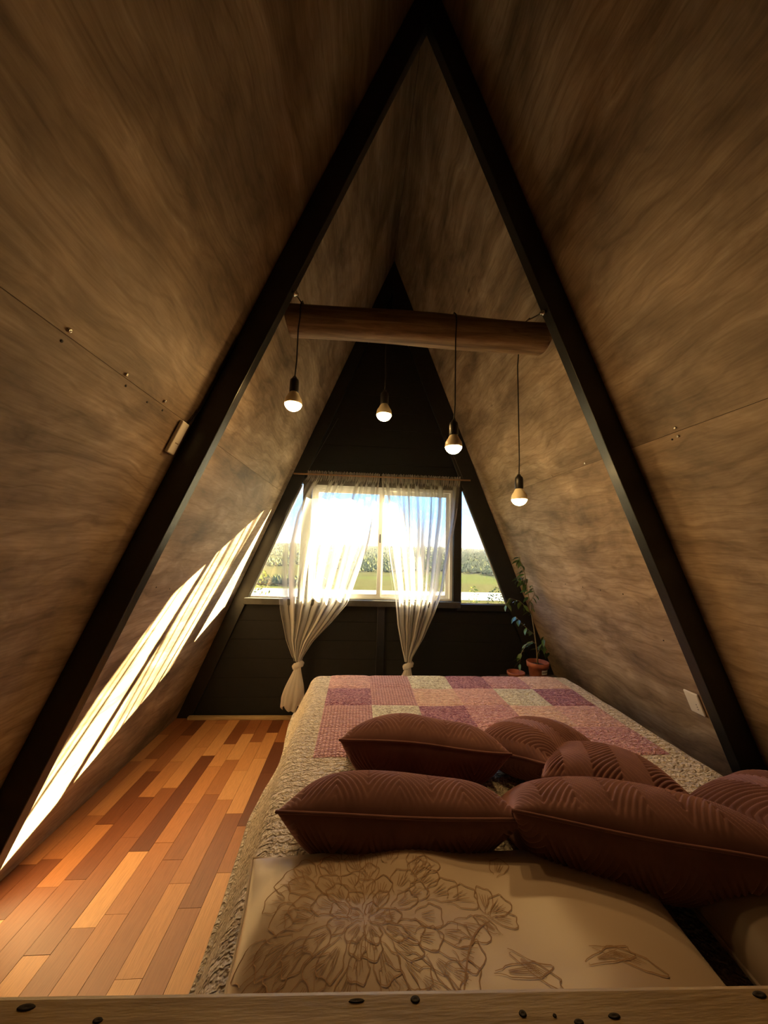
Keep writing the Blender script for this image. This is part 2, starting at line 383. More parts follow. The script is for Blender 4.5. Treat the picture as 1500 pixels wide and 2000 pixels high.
bead(w3, (gx(.81, 1, .159), .812), (gx(1.68, 1, .159), 1.68), .005); bead(w3, pr_[0], pr_[1], .005); bead(w3, (.776, .81), (.776, 1.69), .004)

# floor
fl = struct(box('floor', BASE[-1]-.1, BASE[1]+.1, YEND, YB+.1, -.12, -.014, M['subfloor'], bevel=0))
vs, fs = boxv(-.5, .5, -.5, .5, -.5, .5)
pm = bpy.data.meshes.new('floor_plank'); pm.from_pydata(vs, [], fs); pm.materials.append(M['plank'])
PW = .0745; x = BASE[-1]-.012
random.seed(21)
while x < .12:
    y = -.35 - random.uniform(0, .3)
    while y < YB+.04:
        ln = random.choice((.22, .28, .30, .36, .42)); ye = min(y+ln, YB+.045)
        if ye-y > .03:
            o = bpy.data.objects.new('floor_plank', pm); COL.objects.link(o); o.parent = fl
            o.location = (x+PW/2, (y+ye)/2, -.007-random.uniform(0, .0006)); o.scale = (PW-.0012, ye-y-.0012, .014)
        y += ln
    x += PW
x0p = x
box('floor_panel', x0p, BASE[1], -.6, YB+.04, -.014, -.001, M['subfloor'], fl, 0)

# ------------------------------------------------------------------ collar log, hooks and pendant lamps
LY, LZ, LR = 1.360, 2.103, .064
vs = []; fs = []; nx, ns = 60, 28; xa, xb = -.327, .757
for i in range(nx+1):
    t = i/nx; xx = xa+(xb-xa)*t
    e = min(t, 1-t)*(xb-xa); rr = LR*(1 - .10*max(0, 1-e/.012)) + .004*fbm(xx*2.3, 5)
    for k in range(ns):
        a = 2*math.pi*k/ns; r = rr + .0035*fbm(xx*3, math.cos(a)*2, math.sin(a)*2+3) + .0012*fbm(xx*1.5, math.cos(a)*9, math.sin(a)*9)
        zz = LZ + r*math.sin(a); sh = .014*(math.sin(a)) * (1 if t < .5 else -1) * max(0, 1-e/.03)
        vs.append((xx-sh, LY + r*math.cos(a), zz + .004*math.sin(t*5)))
for i in range(nx):
    for k in range(ns): fs.append((i*ns+k, (i+1)*ns+k, (i+1)*ns+(k+1) % ns, i*ns+(k+1) % ns))
fs += [tuple(range(ns)), tuple(nx*ns+k for k in range(ns-1, -1, -1))]
log = pyd('log_beam', vs, fs, M['log'], None, True)
tag(log, 'round natural log hung crosswise between the two black rafters above the lamps', 'log')
for side, nm in ((-1, 'left'), (1, 'right')):
    zc = 2.115; xi = XR+side*T*(HR-zc); BY = 1.212
    e = empty('hook_bolt', (xi, BY, zc), 'small shiny steel hook bolt at the %s end of the log' % nm, 'bolt')
    n_ = Vector((-side*CA, 0, -SA))
    keep(tube('bolt_shank', [Vector((xi, BY, zc)) - n_*.002, Vector((xi, BY, zc)) + n_*.022], .0055, M['steel'], None, 10), e)
    keep(tube('nut', [Vector((xi, BY, zc)) + n_*.008, Vector((xi, BY, zc)) + n_*.015], .0105, M['steel'], None, 6), e)
    keep(tube('hook_wire', [Vector((xi, BY, zc)) + n_*.018, (xi-side*.012, BY+.02, zc+.004), (xi-side*.014, LY-.02, LZ+LR-.004)], .0026, M['steel'], None, 6), e)

BPROF = [(0.0001, -.036)] + [(.0325*math.sin(a), -.0035-.0325*math.cos(a)) for a in [math.radians(d) for d in range(4, 79, 6)]]
def pendant(x, zc, front, label, xtop=None):
    yb = LY-LR-.010 if front else LY+LR+.012
    xt = x if xtop is None else xtop
    e = empty('pendant_lamp', (x, yb, zc), label, 'lamp', 'bare bulb pendant lamps on the log')
    keep(lathe('bulb', BPROF, M['glow'], None, 28, (x, yb, zc)), e)
    keep(lathe('bulb_collar', [(.0310, -.0126), (.0324, -.006), (.0323, -.001), (.0305, .009), (.0225, .022), (.0175, .032), (.0135, .037)], M['collar'], None, 24, (x, yb, zc)), e)
    keep(lathe('socket', [(.0160, .036), (.0172, .040), (.0172, .074), (.0158, .084), (.010, .090), (.0055, .098)], M['socket'], None, 20, (x, yb, zc)), e)
    sgn = -1 if front else 1
    pts = [(x, yb, zc+.095), (x*.7+xt*.3+.002, yb, zc+.16), (x*.3+xt*.7-.0015, yb, LZ-LR-.02)]
    for d in (-20, 0, 30, 60, 90, 120):
        a = math.radians(d); pts.append((xt, LY+sgn*(LR+.0075)*math.cos(a), LZ+(LR+.0075)*math.sin(a)))
    keep(tube('cord', pts, .0026, M['cord'], None, 8), e)
pendant(-.265, 1.735, True, 'lit pendant bulb nearest the left rafter, hanging in front of the log', -.260)
pendant(.083, 1.772, False, 'lit pendant bulb hanging highest above the curtain, against the black gable')
pendant(.342, 1.602, True, 'lit pendant bulb hanging in front of the log right of its middle', .350)
pendant(.666, 1.435, False, 'lit pendant bulb hanging lowest, before the right plywood slope')

# ------------------------------------------------------------------ things on the walls
bx = empty('signal_box', on_wall(-1, 1.143, 1.537/CA), 'small white plastic box fixed to the left plywood beside the rafter', 'electrical box')
def wall_box(name, side, y, s, wy, ws, h, m, parent, h0=.001, bev=.004):
    vs, fs = boxv(y-wy/2, y+wy/2, s-ws/2, s+ws/2, h0, h); mw = wall_matrix(side)
    o = pyd(name, [mw @ Vector(v) for v in vs], fs, m, None, bevel=bev); return keep(o, parent)
wall_box('housing', -1, 1.143, 1.537/CA, .042, .112, .013, M['white'], bx)
wall_box('print_mark', -1, 1.146, 1.537/CA-.018, .018, .003, .0134, M['print'], bx, .0125, 0)
mw = wall_matrix(-1); s0 = 1.537/CA
keep(tube('cable', [mw @ Vector(v) for v in ((1.155, s0+.05, .006), (1.172, s0+.075, .006), (1.186, s0+.13, .006), (1.186, s0+.4, .006))], .0028, M['cord'], None, 6), bx)
sw = empty('power_outlet', on_wall(1, 1.372, .625/CA), 'white power outlet plate on the right plywood low beside the rafter', 'power outlet')
wall_box('cover_plate', 1, 1.385, .632/CA, .060, .090, .009, M['white'], sw)
for k in (-1, 0, 1): wall_box('socket_hole', 1, 1.375, .632/CA-.012+k*.010, .004, .004, .0094, M['latch'], sw, .0085, 0)

# ------------------------------------------------------------------ curtains
CY = 2.585
def curtain(name, label, XLp, XRp, knot, seed, nf):
    e = empty(name, (knot[0], CY, 0), label, 'curtain', 'knotted sheer curtains on the wooden rod')
    rnd = random.Random(seed); ph = [rnd.uniform(0, 6.28) for _ in range(6)]
    nu, nv = 220, 90; zt, zk = 1.757, knot[1]+.018; vs = []; fs = []
    for j in range(nv+1):
        t = j/nv; z = zt+(zk-zt)*t
        xl = interp(XLp, z); xr = interp(XRp, z); wdt = xr-xl
        amp = .007 + .008*min(1, t*3) + .006*t
        for i in range(nu+1):
            u = i/nu
            uu = u + .020*math.sin(6.28*u*3+ph[0]+t*2.5)*math.sin(3.14*u)
            x = xl + wdt*uu
            a = 6.283*nf*u + ph[1] + 1.3*math.sin(4*u+ph[2]) + .8*t*math.sin(7*u+ph[3])
            y = amp*math.sin(a) + amp*.6*math.sin(a*.43+ph[4]+t) + .01*fbm(u*5, t*2.2, seed)
            if t < .05: y = .008*math.sin(6.283*34*u) + .004*math.sin(6.283*61*u+1)
            x += .006*math.cos(a)*min(1, t*4)
            zz = z + (.004*math.sin(6.283*29*u+ph[5]) if t < .02 else 0)
            vs.append((x, CY+y, zz))
    for j in range(nv):
        for i in range(nu): a = j*(nu+1)+i; fs.append((a, a+1, a+nu+2, a+nu+1))
    keep(pyd('curtain_panel', vs, fs, M['sheer'], None, True), e)
    # knot: wound band
    vs = []; fs = []; na, nb = 36, 16
    for i in range(na):
        A = 6.283*i/na
        for k in range(nb):
            B = 6.283*k/nb; r = .024+.0155*math.cos(B)*(1+.2*math.sin(2*A)) + .002*math.sin(5*B+A*2)
            vs.append((knot[0]+r*math.cos(A)*1.0, CY+r*math.sin(A)*.85, knot[1]-.012+.021*math.sin(B)+.012*math.cos(A+.6)+.0015*math.sin(9*A)))
    for i in range(na):
        for k in range(nb): fs.append((i*nb+k, ((i+1) % na)*nb+k, ((i+1) % na)*nb+(k+1) % nb, i*nb+(k+1) % nb))
    keep(pyd('knot', vs, fs, M['sheer2'], None, True), e)
    # flared tail
    vs = []; fs = []; na, nb = 96, 26
    for j in range(nb+1):
        t = j/nb; z = knot[1]-.022-.265*t
        r = .020+.052*math.sin(min(1, t*1.25)*1.57)**1.3 - .012*max(0, t-.75)*4*.6
        for i in range(na):
            A = 6.283*i/na; rr = r*(1+.10*t*math.sin(7*A+ph[0]+t)+.05*math.sin(13*A+ph[1]))
            vs.append((knot[0]-.035*t+rr*math.cos(A), CY+rr*.75*math.sin(A), z + .018*t*t*math.sin(3*A+ph[2])+.006*t*math.sin(8*A)))
    for j in range(nb):
        for i in range(na): a = j*na; fs.append((a+i, a+(i+1) % na, a+na+(i+1) % na, a+na+i))
    keep(pyd('tail', vs, fs, M['sheer2'], None, True), e)
curtain('sheer_curtain', 'left sheer white curtain, bellied wide and knotted above the floor',
        [(-.402, 1.76), (-.40, 1.714), (-.470, 1.58), (-.532, 1.445), (-.573, 1.222), (-.568, 1.005), (-.535, .758), (-.48, .55), (-.432, .437), (-.418, .42)],
        [(.134, 1.76), (.133, 1.718), (.115, 1.469), (.074, 1.243), (.017, 1.057), (-.064, .802), (-.167, .676), (-.296, .535), (-.362, .437), (-.372, .42)],
        (-.394, .392), 3, 6)
curtain('sheer_curtain', 'right sheer white curtain, narrower and knotted behind the bed',
        [(.145, 1.76), (.145, 1.719), (.179, 1.471), (.225, 1.173), (.27, .917), (.298, .666), (.328, .525), (.348, .444), (.355, .42)],
        [(.745, 1.76), (.744, 1.725), (.719, 1.453), (.672, 1.186), (.629, .925), (.564, .742), (.492, .58), (.403, .445), (.397, .42)],
        (.376, .395), 11, 7)
rod = empty('curtain_rod', (.157, CY, 1.733), 'thin wooden curtain rod hung on strings across the gable', 'curtain rod')
keep(tube('stick', [(-.50, CY, 1.730), (.82, CY, 1.736)], .0065, M['rod'], None, 10), rod)
keep(tube('string', [(-.405, CY, 1.738), (-.20, YB+.02, 2.2)], .0016, M['string'], None, 6), rod)
keep(tube('string', [(.765, CY, 1.742), (.60, YB+.02, 2.2)], .0016, M['string'], None, 6), rod)

# ------------------------------------------------------------------ bed
BZ = .52
bed = empty('bed', (.49, 1.15, 0), 'low double bed with a pale pine headboard rail nearest the viewer', 'bed')
keep(box('bed_base', -.17, 1.15, .31, 1.97, .10, .27, M['darkwood'], None, .01), bed)
for xx in (-.14, 1.08):
    for yy in (.36, 1.9): keep(box('leg', xx, xx+.05, yy, yy+.05, 0, .10, M['darkwood'], None), bed)
keep(box('mattress', -.185, 1.165, .32, 1.985, .27, BZ-.012, M['mattress'], None, .04), bed)
def skew(o):
    for v in o.data.vertices: v.co.y -= .0027+.0298*v.co.x
    return o
hb = keep(skew(box('headboard_rail', -.40, 1.34, .205, .2965, .838, .88, M['pine'], None, .004)), bed)
for xx in (-.36, 1.22): keep(skew(box('headboard_post', xx, xx+.075, .215, .285, 0, .838, M['pine'], None, .004)), bed)
for zz in (.30, .52): keep(skew(box('headboard_slat', -.285, 1.22, .235, .265, zz, zz+.14, M['pine'], None, .004)), bed)
for (x, y, r, sx) in [(a, b, c*.55, d) for a, b, c, d in ((.052, .285, .0055, 1.15), (.126, .274, .005, 1), (.148, .272, .0025, 1), (.19, .270, .004, 2), (.308, .277, .0055, 1.7), (-.216, .292, .005, 2.2), (-.163, .283, .004, 1.5), (.163, .268, .004, 1.6), (.01, .286, .003, 3.5))]:
    o = lathe('wood_knot', [(r, .0), (r*.9, .0006), (r*.4, .0003), (0.0001, .0002)], M['knot'], None, 14); o.scale = (sx, .75, 1)
    o.location = Vector((x, y, .88)) - hb.matrix_world.translation; o.location = (x, y, .88)
    o.parent = hb; o.matrix_parent_inverse = Matrix.Translation(bed.location).inverted() @ Matrix.Identity(4)
    o.matrix_parent_inverse = Matrix.Identity(4)

# quilt
def drop(o, flare):
    r = .055; 
    if o <= 0: return 0, 0
    if o < r*1.45:
        a = o/r; return r*math.sin(a), r*(1-math.cos(a))
    a = 1.45; h0, d0 = r*math.sin(a), r*(1-math.cos(a)); k = o-r*1.45
    return h0+k*flare, d0+k*math.sqrt(1-flare*flare)
QXL, QXR, QYF, QYN = -.175, 1.155, 1.965, .33
def quilt_pt(p, q, lift=0):
    ox = max(QXL-p, p-QXR, 0); oy = max(q-QYF, 0); o = math.hypot(ox, oy)
    sx = -1 if p < QXL else 1
    cx = min(max(p, QXL), QXR); cy = min(q, QYF)
    fl_ = .42 if sx < 0 else .12
    h, d = drop(o, fl_ if ox > 0 else .1)
    if o > 0: cx += sx*h*ox/o; cy += h*oy/o
    wv = .006*fbm(p*4, q*4, 2) + .004*fbm(p*11, q*11, 5) + (.012*math.sin(q*9)*min(1, o/.2) if ox > 0 else 0)
    if ox > 0: cx += wv
    return Vector((cx, cy, BZ-d + (wv*.7 if o == 0 else wv*.2) + lift))
qe = empty('quilt', (.49, 1.15, BZ), 'pink, plum and cream patchwork quilt with a beige border spread over the bed', 'quilt')
P0, P1, Q0, Q1 = QXL-.24, QXR+.22, QYN, QYF+.26
nu, nv = 150, 170; vs = []; fs = []
for j in range(nv+1):
    for i in range(nu+1): vs.append(quilt_pt(P0+(P1-P0)*i/nu, Q0+(Q1-Q0)*j/nv))
for j in range(nv):
    for i in range(nu): a = j*(nu+1)+i; fs.append((a, a+1, a+nu+2, a+nu+1))
qc = keep(pyd('quilt_cloth', vs, fs, M['q_beige'], None, True), qe)
sdm = qc.modifiers.new('thickness', 'SOLIDIFY'); sdm.thickness = .010; sdm.offset = -1
qc.data.materials.append(M['q_under']); sdm.material_offset = 1; sdm.material_offset_rim = 0
# corded hem along the left edge
hem = [quilt_pt(P0, Q0+(Q1-Q0)*j/120) for j in range(121)]
keep(tube('hem', hem, .009, M['q_beige'], None, 8), qe)
rows = ['q_pink q_check q_cream q_plum q_mauve q_salmon', 'q_plum q_check q_salmon q_pink q_cream q_plum', 'q_check q_cream q_plum q_mauve q_salmon q_pink', 'q_check q_salmon q_cream q_check q_mauve q_mauve']
PX, PYT, PS, PR = -.125, 2.0, .2045, .192
for r, row in enumerate(rows):
    for c, k in enumerate(row.split()):
        n = 14; vs = []; fs = []
        for j in range(n+1):
            for i in range(n+1):
                u, v = i/n, j/n; ed = min(u, 1-u, v, 1-v)
                vs.append(quilt_pt(PX+PS*(c+u), PYT-PR*(r+1-v), .0008+.0045*min(1, ed*7)))
        for j in range(n):
            for i in range(n): a = j*(n+1)+i; fs.append((a, a+1, a+n+2, a+n+1))
        keep(pyd('quilt_patch', vs, fs, M[k], None, True), qe)

# ------------------------------------------------------------------ pillows
def pillow_surface(u, v, W, D, Th, px=.06, pw=.5, ex=2.6):
    x = W/2*u*(1-px*(1-v*v)*abs(u)**3); y = D/2*v*(1-px*(1-u*u)*abs(v)**3)
    t = Th/2*(max(0, 1-abs(u)**ex)*max(0, 1-abs(v)**ex))**pw
    return x, y, t
def tri(a): a = a % 1.0; return 1-abs(2*a-1)
def pillow(name, label, cat, loc, W, D, Th, yaw, pitch, roll, m, seed, chev=True, group=None, nu=210, nv=150, sag=.012, per=.13, sp=.0155):
    vs = []; fs = []; idx = {}
    for s in (1, -1):
        for j in range(nv+1):
            for i in range(nu+1):
                edge = i in (0, nu) or j in (0, nv)
                if s < 0 and edge: idx[(s, i, j)] = idx[(1, i, j)]; continue
                cu, cv = 2*i/nu-1, 2*j/nv-1
                u = math.sin(cu*math.pi/2)*.55+cu*.45; v = math.sin(cv*math.pi/2)*.55+cv*.45
                x, y, t = pillow_surface(u, v, W, D, Th)
                inn = min(1, (1-abs(u))*9)*min(1, (1-abs(v))*9)
                t += sag*inn*fbm(x*6, y*6, seed*3.1+s)
                if chev:
                    q = ((y + .62*per*tri(x/per)) / sp) % 1.0
                    t += inn*(-.0075*math.exp(-((q-.5)/.20)**2))
                z = s*t + .010*fbm(x*4, y*4, seed)
                idx[(s, i, j)] = len(vs); vs.append((x, y, z))
        for j in range(nv):
            for i in range(nu):
                a, b, c, d = idx[(s, i, j)], idx[(s, i+1, j)], idx[(s, i+1, j+1)], idx[(s, i, j+1)]
                fs.append((a, b, c, d) if s > 0 else (d, c, b, a))
    mwx = Matrix.Translation(loc) @ Matrix.Rotation(math.radians(yaw), 4, 'Z') @ Matrix.Rotation(math.radians(pitch), 4, 'X') @ Matrix.Rotation(math.radians(roll), 4, 'Y')
    e = empty(name, loc, label, cat, group); e.matrix_world = mwx
    pyd('pillow_body', vs, fs, m, e, True)
    # seam piping round the edge
    ring = []
    for k in range(80):
        t = k/20; a = t % 1*2-1
        u, v = [(a, -1), (1, a), (-a, 1), (-1, -a)][int(t) % 4]
        x, y, _ = pillow_surface(u, v, W, D, Th); ring.append((x, y, .010*fbm(x*4, y*4, seed)))
    ring.append(ring[0]); tube('seam', ring, .0032, m, e, 6)
    return e
GP = 'rose velvet cushions heaped on the bed'
pillow('cushion', 'dusty rose chevron cushion at the near left, beside the quilt border', 'cushion', (.105, .845, .606), .475, .30, .17, -3, -36, 0, M['velvet'], 1, group=GP)
pillow('cushion', 'dusty rose chevron cushion behind the near left one, its seam facing the viewer', 'cushion', (.20, 1.10, .606), .450, .30, .18, -4, -34, 2, M['velvet'], 2, group=GP)
pillow('cushion', 'dusty rose cushion farthest from the viewer with one corner pointing up', 'cushion', (.570, 1.16, .592), .30, .26, .15, 38, -14, 8, M['velvet'], 3, group=GP)
pillow('cushion', 'dusty rose chevron cushion at the right of the heap next to the beige border', 'cushion', (.70, .975, .592), .36, .30, .16, -24, -14, 4, M['velvet'], 4, group=GP)
pillow('cushion', 'large dusty rose chevron cushion nearest the viewer, its front in deep shadow', 'cushion', (.580, .775, .612), .51, .33, .19, -11, -34, 4, M['velvet'], 5, group=GP)
pillow('cushion', 'dusty rose chevron cushion cut off by the right edge of the photo', 'cushion', (1.01, .82, .60), .30, .30, .17, 18, -14, 0, M['velvet'], 6, group=GP)
sp_ = (.195, .54, .578); spw = (.76, .46, .15)
bp = pillow('bed_pillow', 'satin bed pillow printed with a brown peony line drawing behind the headboard', 'pillow', sp_, *spw, 0, 4, 0, M['satin'], 8, False, None, 90, 60, .020)
pillow('bed_pillow', 'dull grey brown bed pillow in the dark near right corner', 'pillow', (.90, .56, .585), .62, .46, .13, -4, 4, 0, M['satin_dark'], 9, False, None, 70, 50, .02)
# peony drawing as thin inked lines on the pillow
def surf_z(x, y):
    W, D, Th = spw
    lo = [x/(W/2), y/(D/2)]
    for _ in range(6):
        X, Y, t = pillow_surface(lo[0], lo[1], W, D, Th); lo[0] += (x-X)/(W/2); lo[1] += (y-Y)/(D/2)
    u, v = max(-1, min(1, lo[0])), max(-1, min(1, lo[1]))
    _, _, t = pillow_surface(u, v, W, D, Th)
    inn = min(1, (1-abs(u))*9)*min(1, (1-abs(v))*9)
    t += .020*inn*fbm(x*6, y*6, 8*3.1+1)
    return t + .010*fbm(x*4, y*4, 8)
ivs = []; ifs = []
def ink(pts, wdt=.0007):
    pts = [Vector((a, b)) for a, b in pts if abs(a) < spw[0]*.47 and abs(b) < spw[1]*.47]
    if len(pts) < 3: return
    b0 = len(ivs)
    for k, p in enumerate(pts):
        d = (pts[min(k+1, len(pts)-1)]-pts[max(k-1, 0)]); d = d.normalized() if d.length > 1e-9 else Vector((1, 0))
        n_ = Vector((-d.y, d.x))*wdt*(.5+.5*math.sin(math.pi*k/(len(pts)-1)))
        for s in (1, -1): q = p+n_*s; ivs.append((q.x, q.y, surf_z(p.x, p.y)+.0012))
    for k in range(len(pts)-1): a = b0+2*k; ifs.append((a, a+1, a+3, a+2))
rp = random.Random(5)
def petal(cx, cy, ang, ln, wd):
    ca, sa = math.cos(ang), math.sin(ang); out = []
    ph = rp.uniform(0, 6)
    for k in range(27):
        t = k/26; a = -math.pi*.92+t*2*math.pi*.92
        lx = ln*(.5+.5*math.cos(a)); ly = wd*math.sin(a)*(.35+.65*(lx/ln)**.7)
        lx += .06*ln*math.sin(5*a+ph); ly += .05*wd*math.sin(7*a+ph)
        out.append((cx+lx*ca-ly*sa, cy+lx*sa+ly*ca))
    ink(out)
    for s in (-.5, -.2, .15, .45):
        ink([(cx+ln*t*ca - wd*s*t*sa*1.1, cy+ln*t*sa + wd*s*t*ca*1.1) for t in [.25+.5*k/8*rp.uniform(.8, 1.1) for k in range(9)]], .0005)
FCX, FCY = -.165, .045
for ring, (n, r, ln, wd) in enumerate(((5, .004, .030, .014), (8, .018, .036, .017), (11, .036, .042, .020), (14, .058, .046, .023), (17, .082, .052, .025), (20, .105, .050, .026))):
    for k in range(n):
        a = 6.283*(k+.4*ring)/n + rp.uniform(-.15, .15)
        petal(FCX+r*math.cos(a)*1.25, FCY+r*math.sin(a), a+rp.uniform(-.3, .3), ln*rp.uniform(.8, 1.2), wd*rp.uniform(.8, 1.15))
for (cx, cy, a, ln, wd) in ((.02, .05, .6, .05, .02), (.02, .05, 1.4, .05, .018), (.02, .05, -.2, .045, .016), (.03, .0, -.7, .07, .012), (.0, -.03, .1, .08, .012), (.13, -.02, .2, .08, .012), (.06, .12, 1.0, .045, .02), (.03, .02, 2.4, .04, .012), (.15, .0, -.3, .09, .014)):
    petal(cx, cy, a, ln, wd)
ink([(.02-.08*t, .04-.13*t+.03*math.sin(3*t)) for t in [k/14 for k in range(15)]], .0012)
o = pyd('peony_print', ivs, ifs, M['ink'], bp); o['kind'] = 'stuff'

# ------------------------------------------------------------------ plant corner
st = empty('side_stool', (1.20, 2.34, 0), 'low dark stool hidden behind the bed under the plant', 'stool')
keep(box('stool_top', .99, 1.38, 2.20, 2.46, .345, .372, M['darkwood'], None, .004), st)
for xx in (1.01, 1.33):
    for yy in (2.22, 2.41): keep(box('leg', xx, xx+.03, yy, yy+.03, 0, .345, M['darkwood'], None), st)
px_, py_, pz_ = 1.205, 2.35, .3725
pl_ = empty('potted_plant', (px_, py_, pz_), 'tall thin leafy plant in a terracotta pot behind the bed', 'plant')
keep(lathe('pot', [(.046, 0), (.050, .01), (.060, .085), (.0675, .086), (.071, .118), (.066, .119), (.062, .095), (.0001, .092)], M['terracotta'], None, 28, (px_, py_, pz_)), pl_)
keep(lathe('soil', [(.0605, .094), (.03, .099), (.0001, .100)], M['soil'], None, 20, (px_, py_, pz_)), pl_)
# paper label on the pot
vs = []; fs = []
for k in range(7):
    a = math.radians(-94+k*7.5)
    for z in (.052, .080):
        r = .0525+.0012+(z-.02)*.12; vs.append((px_+r*math.cos(a)*1.02, py_+r*math.sin(a)*1.02, pz_+z))
for k in range(6): fs.append((2*k, 2*k+2, 2*k+3, 2*k+1))
lb = keep(pyd('pot_label', vs, fs, M['white'], None), pl_)
vs = []; fs = []
for k in range(5):
    a = math.radians(-90+k*8); b = len(vs)
    for da in (0, math.radians(5)):
        for z in (.061, .071):
            r = .0525+.0022+(z-.02)*.12; vs.append((px_+r*math.cos(a+da)*1.02, py_+r*math.sin(a+da)*1.02, pz_+z))
    fs.append((b, b+2, b+3, b+1))
keep(pyd('label_print', vs, fs, M['latch'], None), pl_)
stem = [(1.205, 2.35, .465), (1.200, 2.35, .56), (1.183, 2.35, .695), (1.163, 2.352, .828), (1.140, 2.352, .963), (1.124, 2.352, 1.065), (1.093, 2.35, 1.15), (1.086, 2.345, 1.175)]
keep(tube('stem', stem, [.0050, .0046, .0042, .0038, .0032, .0026, .002, .0015], M['stem'], None, 8), pl_)
brs = [[(1.170, 2.35, .79), (1.12, 2.33, .845), (1.068, 2.31, .885), (.998, 2.30, .905), (.965, 2.29, .86)],
       [(1.19, 2.35, .66), (1.13, 2.32, .70), (1.07, 2.30, .75), (1.03, 2.29, .79)],
       [(1.198, 2.35, .60), (1.15, 2.31, .63), (1.10, 2.29, .615), (1.06, 2.28, .56), (1.045, 2.27, .50)],
       [(1.155, 2.35, .87), (1.18, 2.33, .93), (1.165, 2.33, .99)],
       [(1.203, 2.35, .53), (1.22, 2.33, .60), (1.235, 2.32, .66)],
       [(1.135, 2.35, .99), (1.085, 2.33, 1.04), (1.06, 2.32, 1.03)],
       [(1.20, 2.35, .58), (1.24, 2.33, .60), (1.262, 2.31, .56)]]
for b_ in brs: keep(tube('branch', b_, [.0026-.0014*k/(len(b_)-1) for k in range(len(b_))], M['stem'], None, 6), pl_)
lv = []; lf = []
for j in range(6):
    t = j/5; hw = .42*math.sin(math.pi*t**.75)*.9+.001
    for s in (-1, 0, 1): lv.append((t, s*hw*.55, -.16*t*t + (.05*abs(s)*math.sin(math.pi*t))))
for j in range(5):
    for s in range(2): a = j*3+s; lf.append((a, a+3, a+4, a+1))
lme = bpy.data.meshes.new('leaf'); lme.from_pydata(lv, [], lf); lme.materials.append(M['leaf'])
for p in lme.polygons: p.use_smooth = True
rl = random.Random(4)
def along(pts, t):
    k = min(int(t*(len(pts)-1)), len(pts)-2); f = t*(len(pts)-1)-k
    return Vector(pts[k]).lerp(Vector(pts[k+1]), f)
def leaf(p, yaw, pitch, ln, rollv):
    o = bpy.data.objects.new('leaf', lme); COL.objects.link(o)
    o.parent = pl_
    o.matrix_parent_inverse = Matrix.Translation(pl_.location).inverted()
    o.matrix_basis = Matrix.Translation(p) @ Matrix.Rotation(yaw, 4, 'Z') @ Matrix.Rotation(pitch, 4, 'Y') @ Matrix.Rotation(rollv, 4, 'X') @ Matrix.Scale(ln, 4)
def nowall(p, yaw):            # keep leaves clear of the sloping plywood
    return p.x + .06*math.cos(yaw) < XR + T*(HP-p.z) - .015
for path, n in ((stem[2:], 26), (brs[0], 14), (brs[1], 10), (brs[2], 14), (brs[3], 6), (brs[4], 7), (brs[5], 8), (brs[6], 6)):
    for k in range(n):
        p = along(path, .15+.85*k/(n-1)); yaw = rl.uniform(0, 6.283)
        if math.cos(yaw) > .6: yaw += 2.2
        if not nowall(p, yaw): yaw = 3.14+rl.uniform(-.7, .7)
        leaf(p, yaw, rl.uniform(.1, 1.0), rl.uniform(.040, .068), rl.uniform(-.6, .6))
sp2 = lathe('flower_pot', [(.040, 0), (.046, .005), (.052, .030), (.058, .031), (.058, .046), (.053, .047), (.048, .028), (.0001, .026)], M['terracotta'], None, 24)
sp2.location = (1.065, 2.37, .3725)
tag(sp2, 'small empty terracotta pot half hidden by the bed, left of the leafy plant', 'pot')

# ------------------------------------------------------------------ outside: valley, fields, woods
def landm():
    m = mat('valley_land', rough=.95, Specular_IOR_Level=0.); g = G(m)
    geo = g.n('ShaderNodeNewGeometry').outputs['Position']
    a = g.noise(g.n('ShaderNodeMapping', {'Vector': geo, 'Scale': (.004, .006, .01)}).outputs[0], 1.5, 3)
    vr = g.n('ShaderNodeTexVoronoi', {'Vector': g.n('ShaderNodeMapping', {'Vector': geo, 'Scale': (.0035, .008, 0)}).outputs[0], 'Scale': 1.0}).outputs['Color']
    sp = g.n('ShaderNodeSeparateColor', {0: vr}).outputs[0]
    c = g.ramp(sp, ((0, (.018, .024, .008)), (.3, (.034, .036, .013)), (.5, (.046, .042, .016)), (.7, (.030, .044, .009)), (1, (.060, .066, .012))))
    g.base(g.mix(.5, c, g.ramp(a, ((.3, (.012, .015, .007)), (.7, (.026, .026, .014)))))); return m
M['land'] = landm()
M['water'] = mat('river_water', (.10, .105, .11), .5, Specular_IOR_Level=.1)
def hgt(x, y):
    if y < 60: return -14 - (y-4)*.12
    if y < 230: return -20.7 - 10.8*(y-60)/170.
    if y < 305: return -31.5
    base = -31.5 + (y-305)*.012 + 22*((y-305)/2300.)**2
    return base + (8*fbm(x*.004, y*.004, 1)+14*fbm(x*.0016, y*.0012, 4))*min(1, max(0, (y-330)/400))
vs = []; fs = []; nx, ny = 110, 120
for j in range(ny+1):
    y = 6+2600*(j/ny)**2.2
    for i in range(nx+1):
        x = (i/nx-.5)*(120+y*3.2)+y*.12; vs.append((x, y, hgt(x, y)))
for j in range(ny):
    for i in range(nx): a = j*(nx+1)+i; fs.append((a, a+1, a+nx+2, a+nx+1))
struct(pyd('ground', vs, fs, M['land'], None, True))
rv = [(-600, 240), (-200, 236), (200, 240), (700, 238), (700, 292), (200, 286), (-200, 280), (-600, 284)]
o = pyd('river', [(x, y, -31.35) for x, y in rv], [tuple(range(8))], M['water']); struct(o)
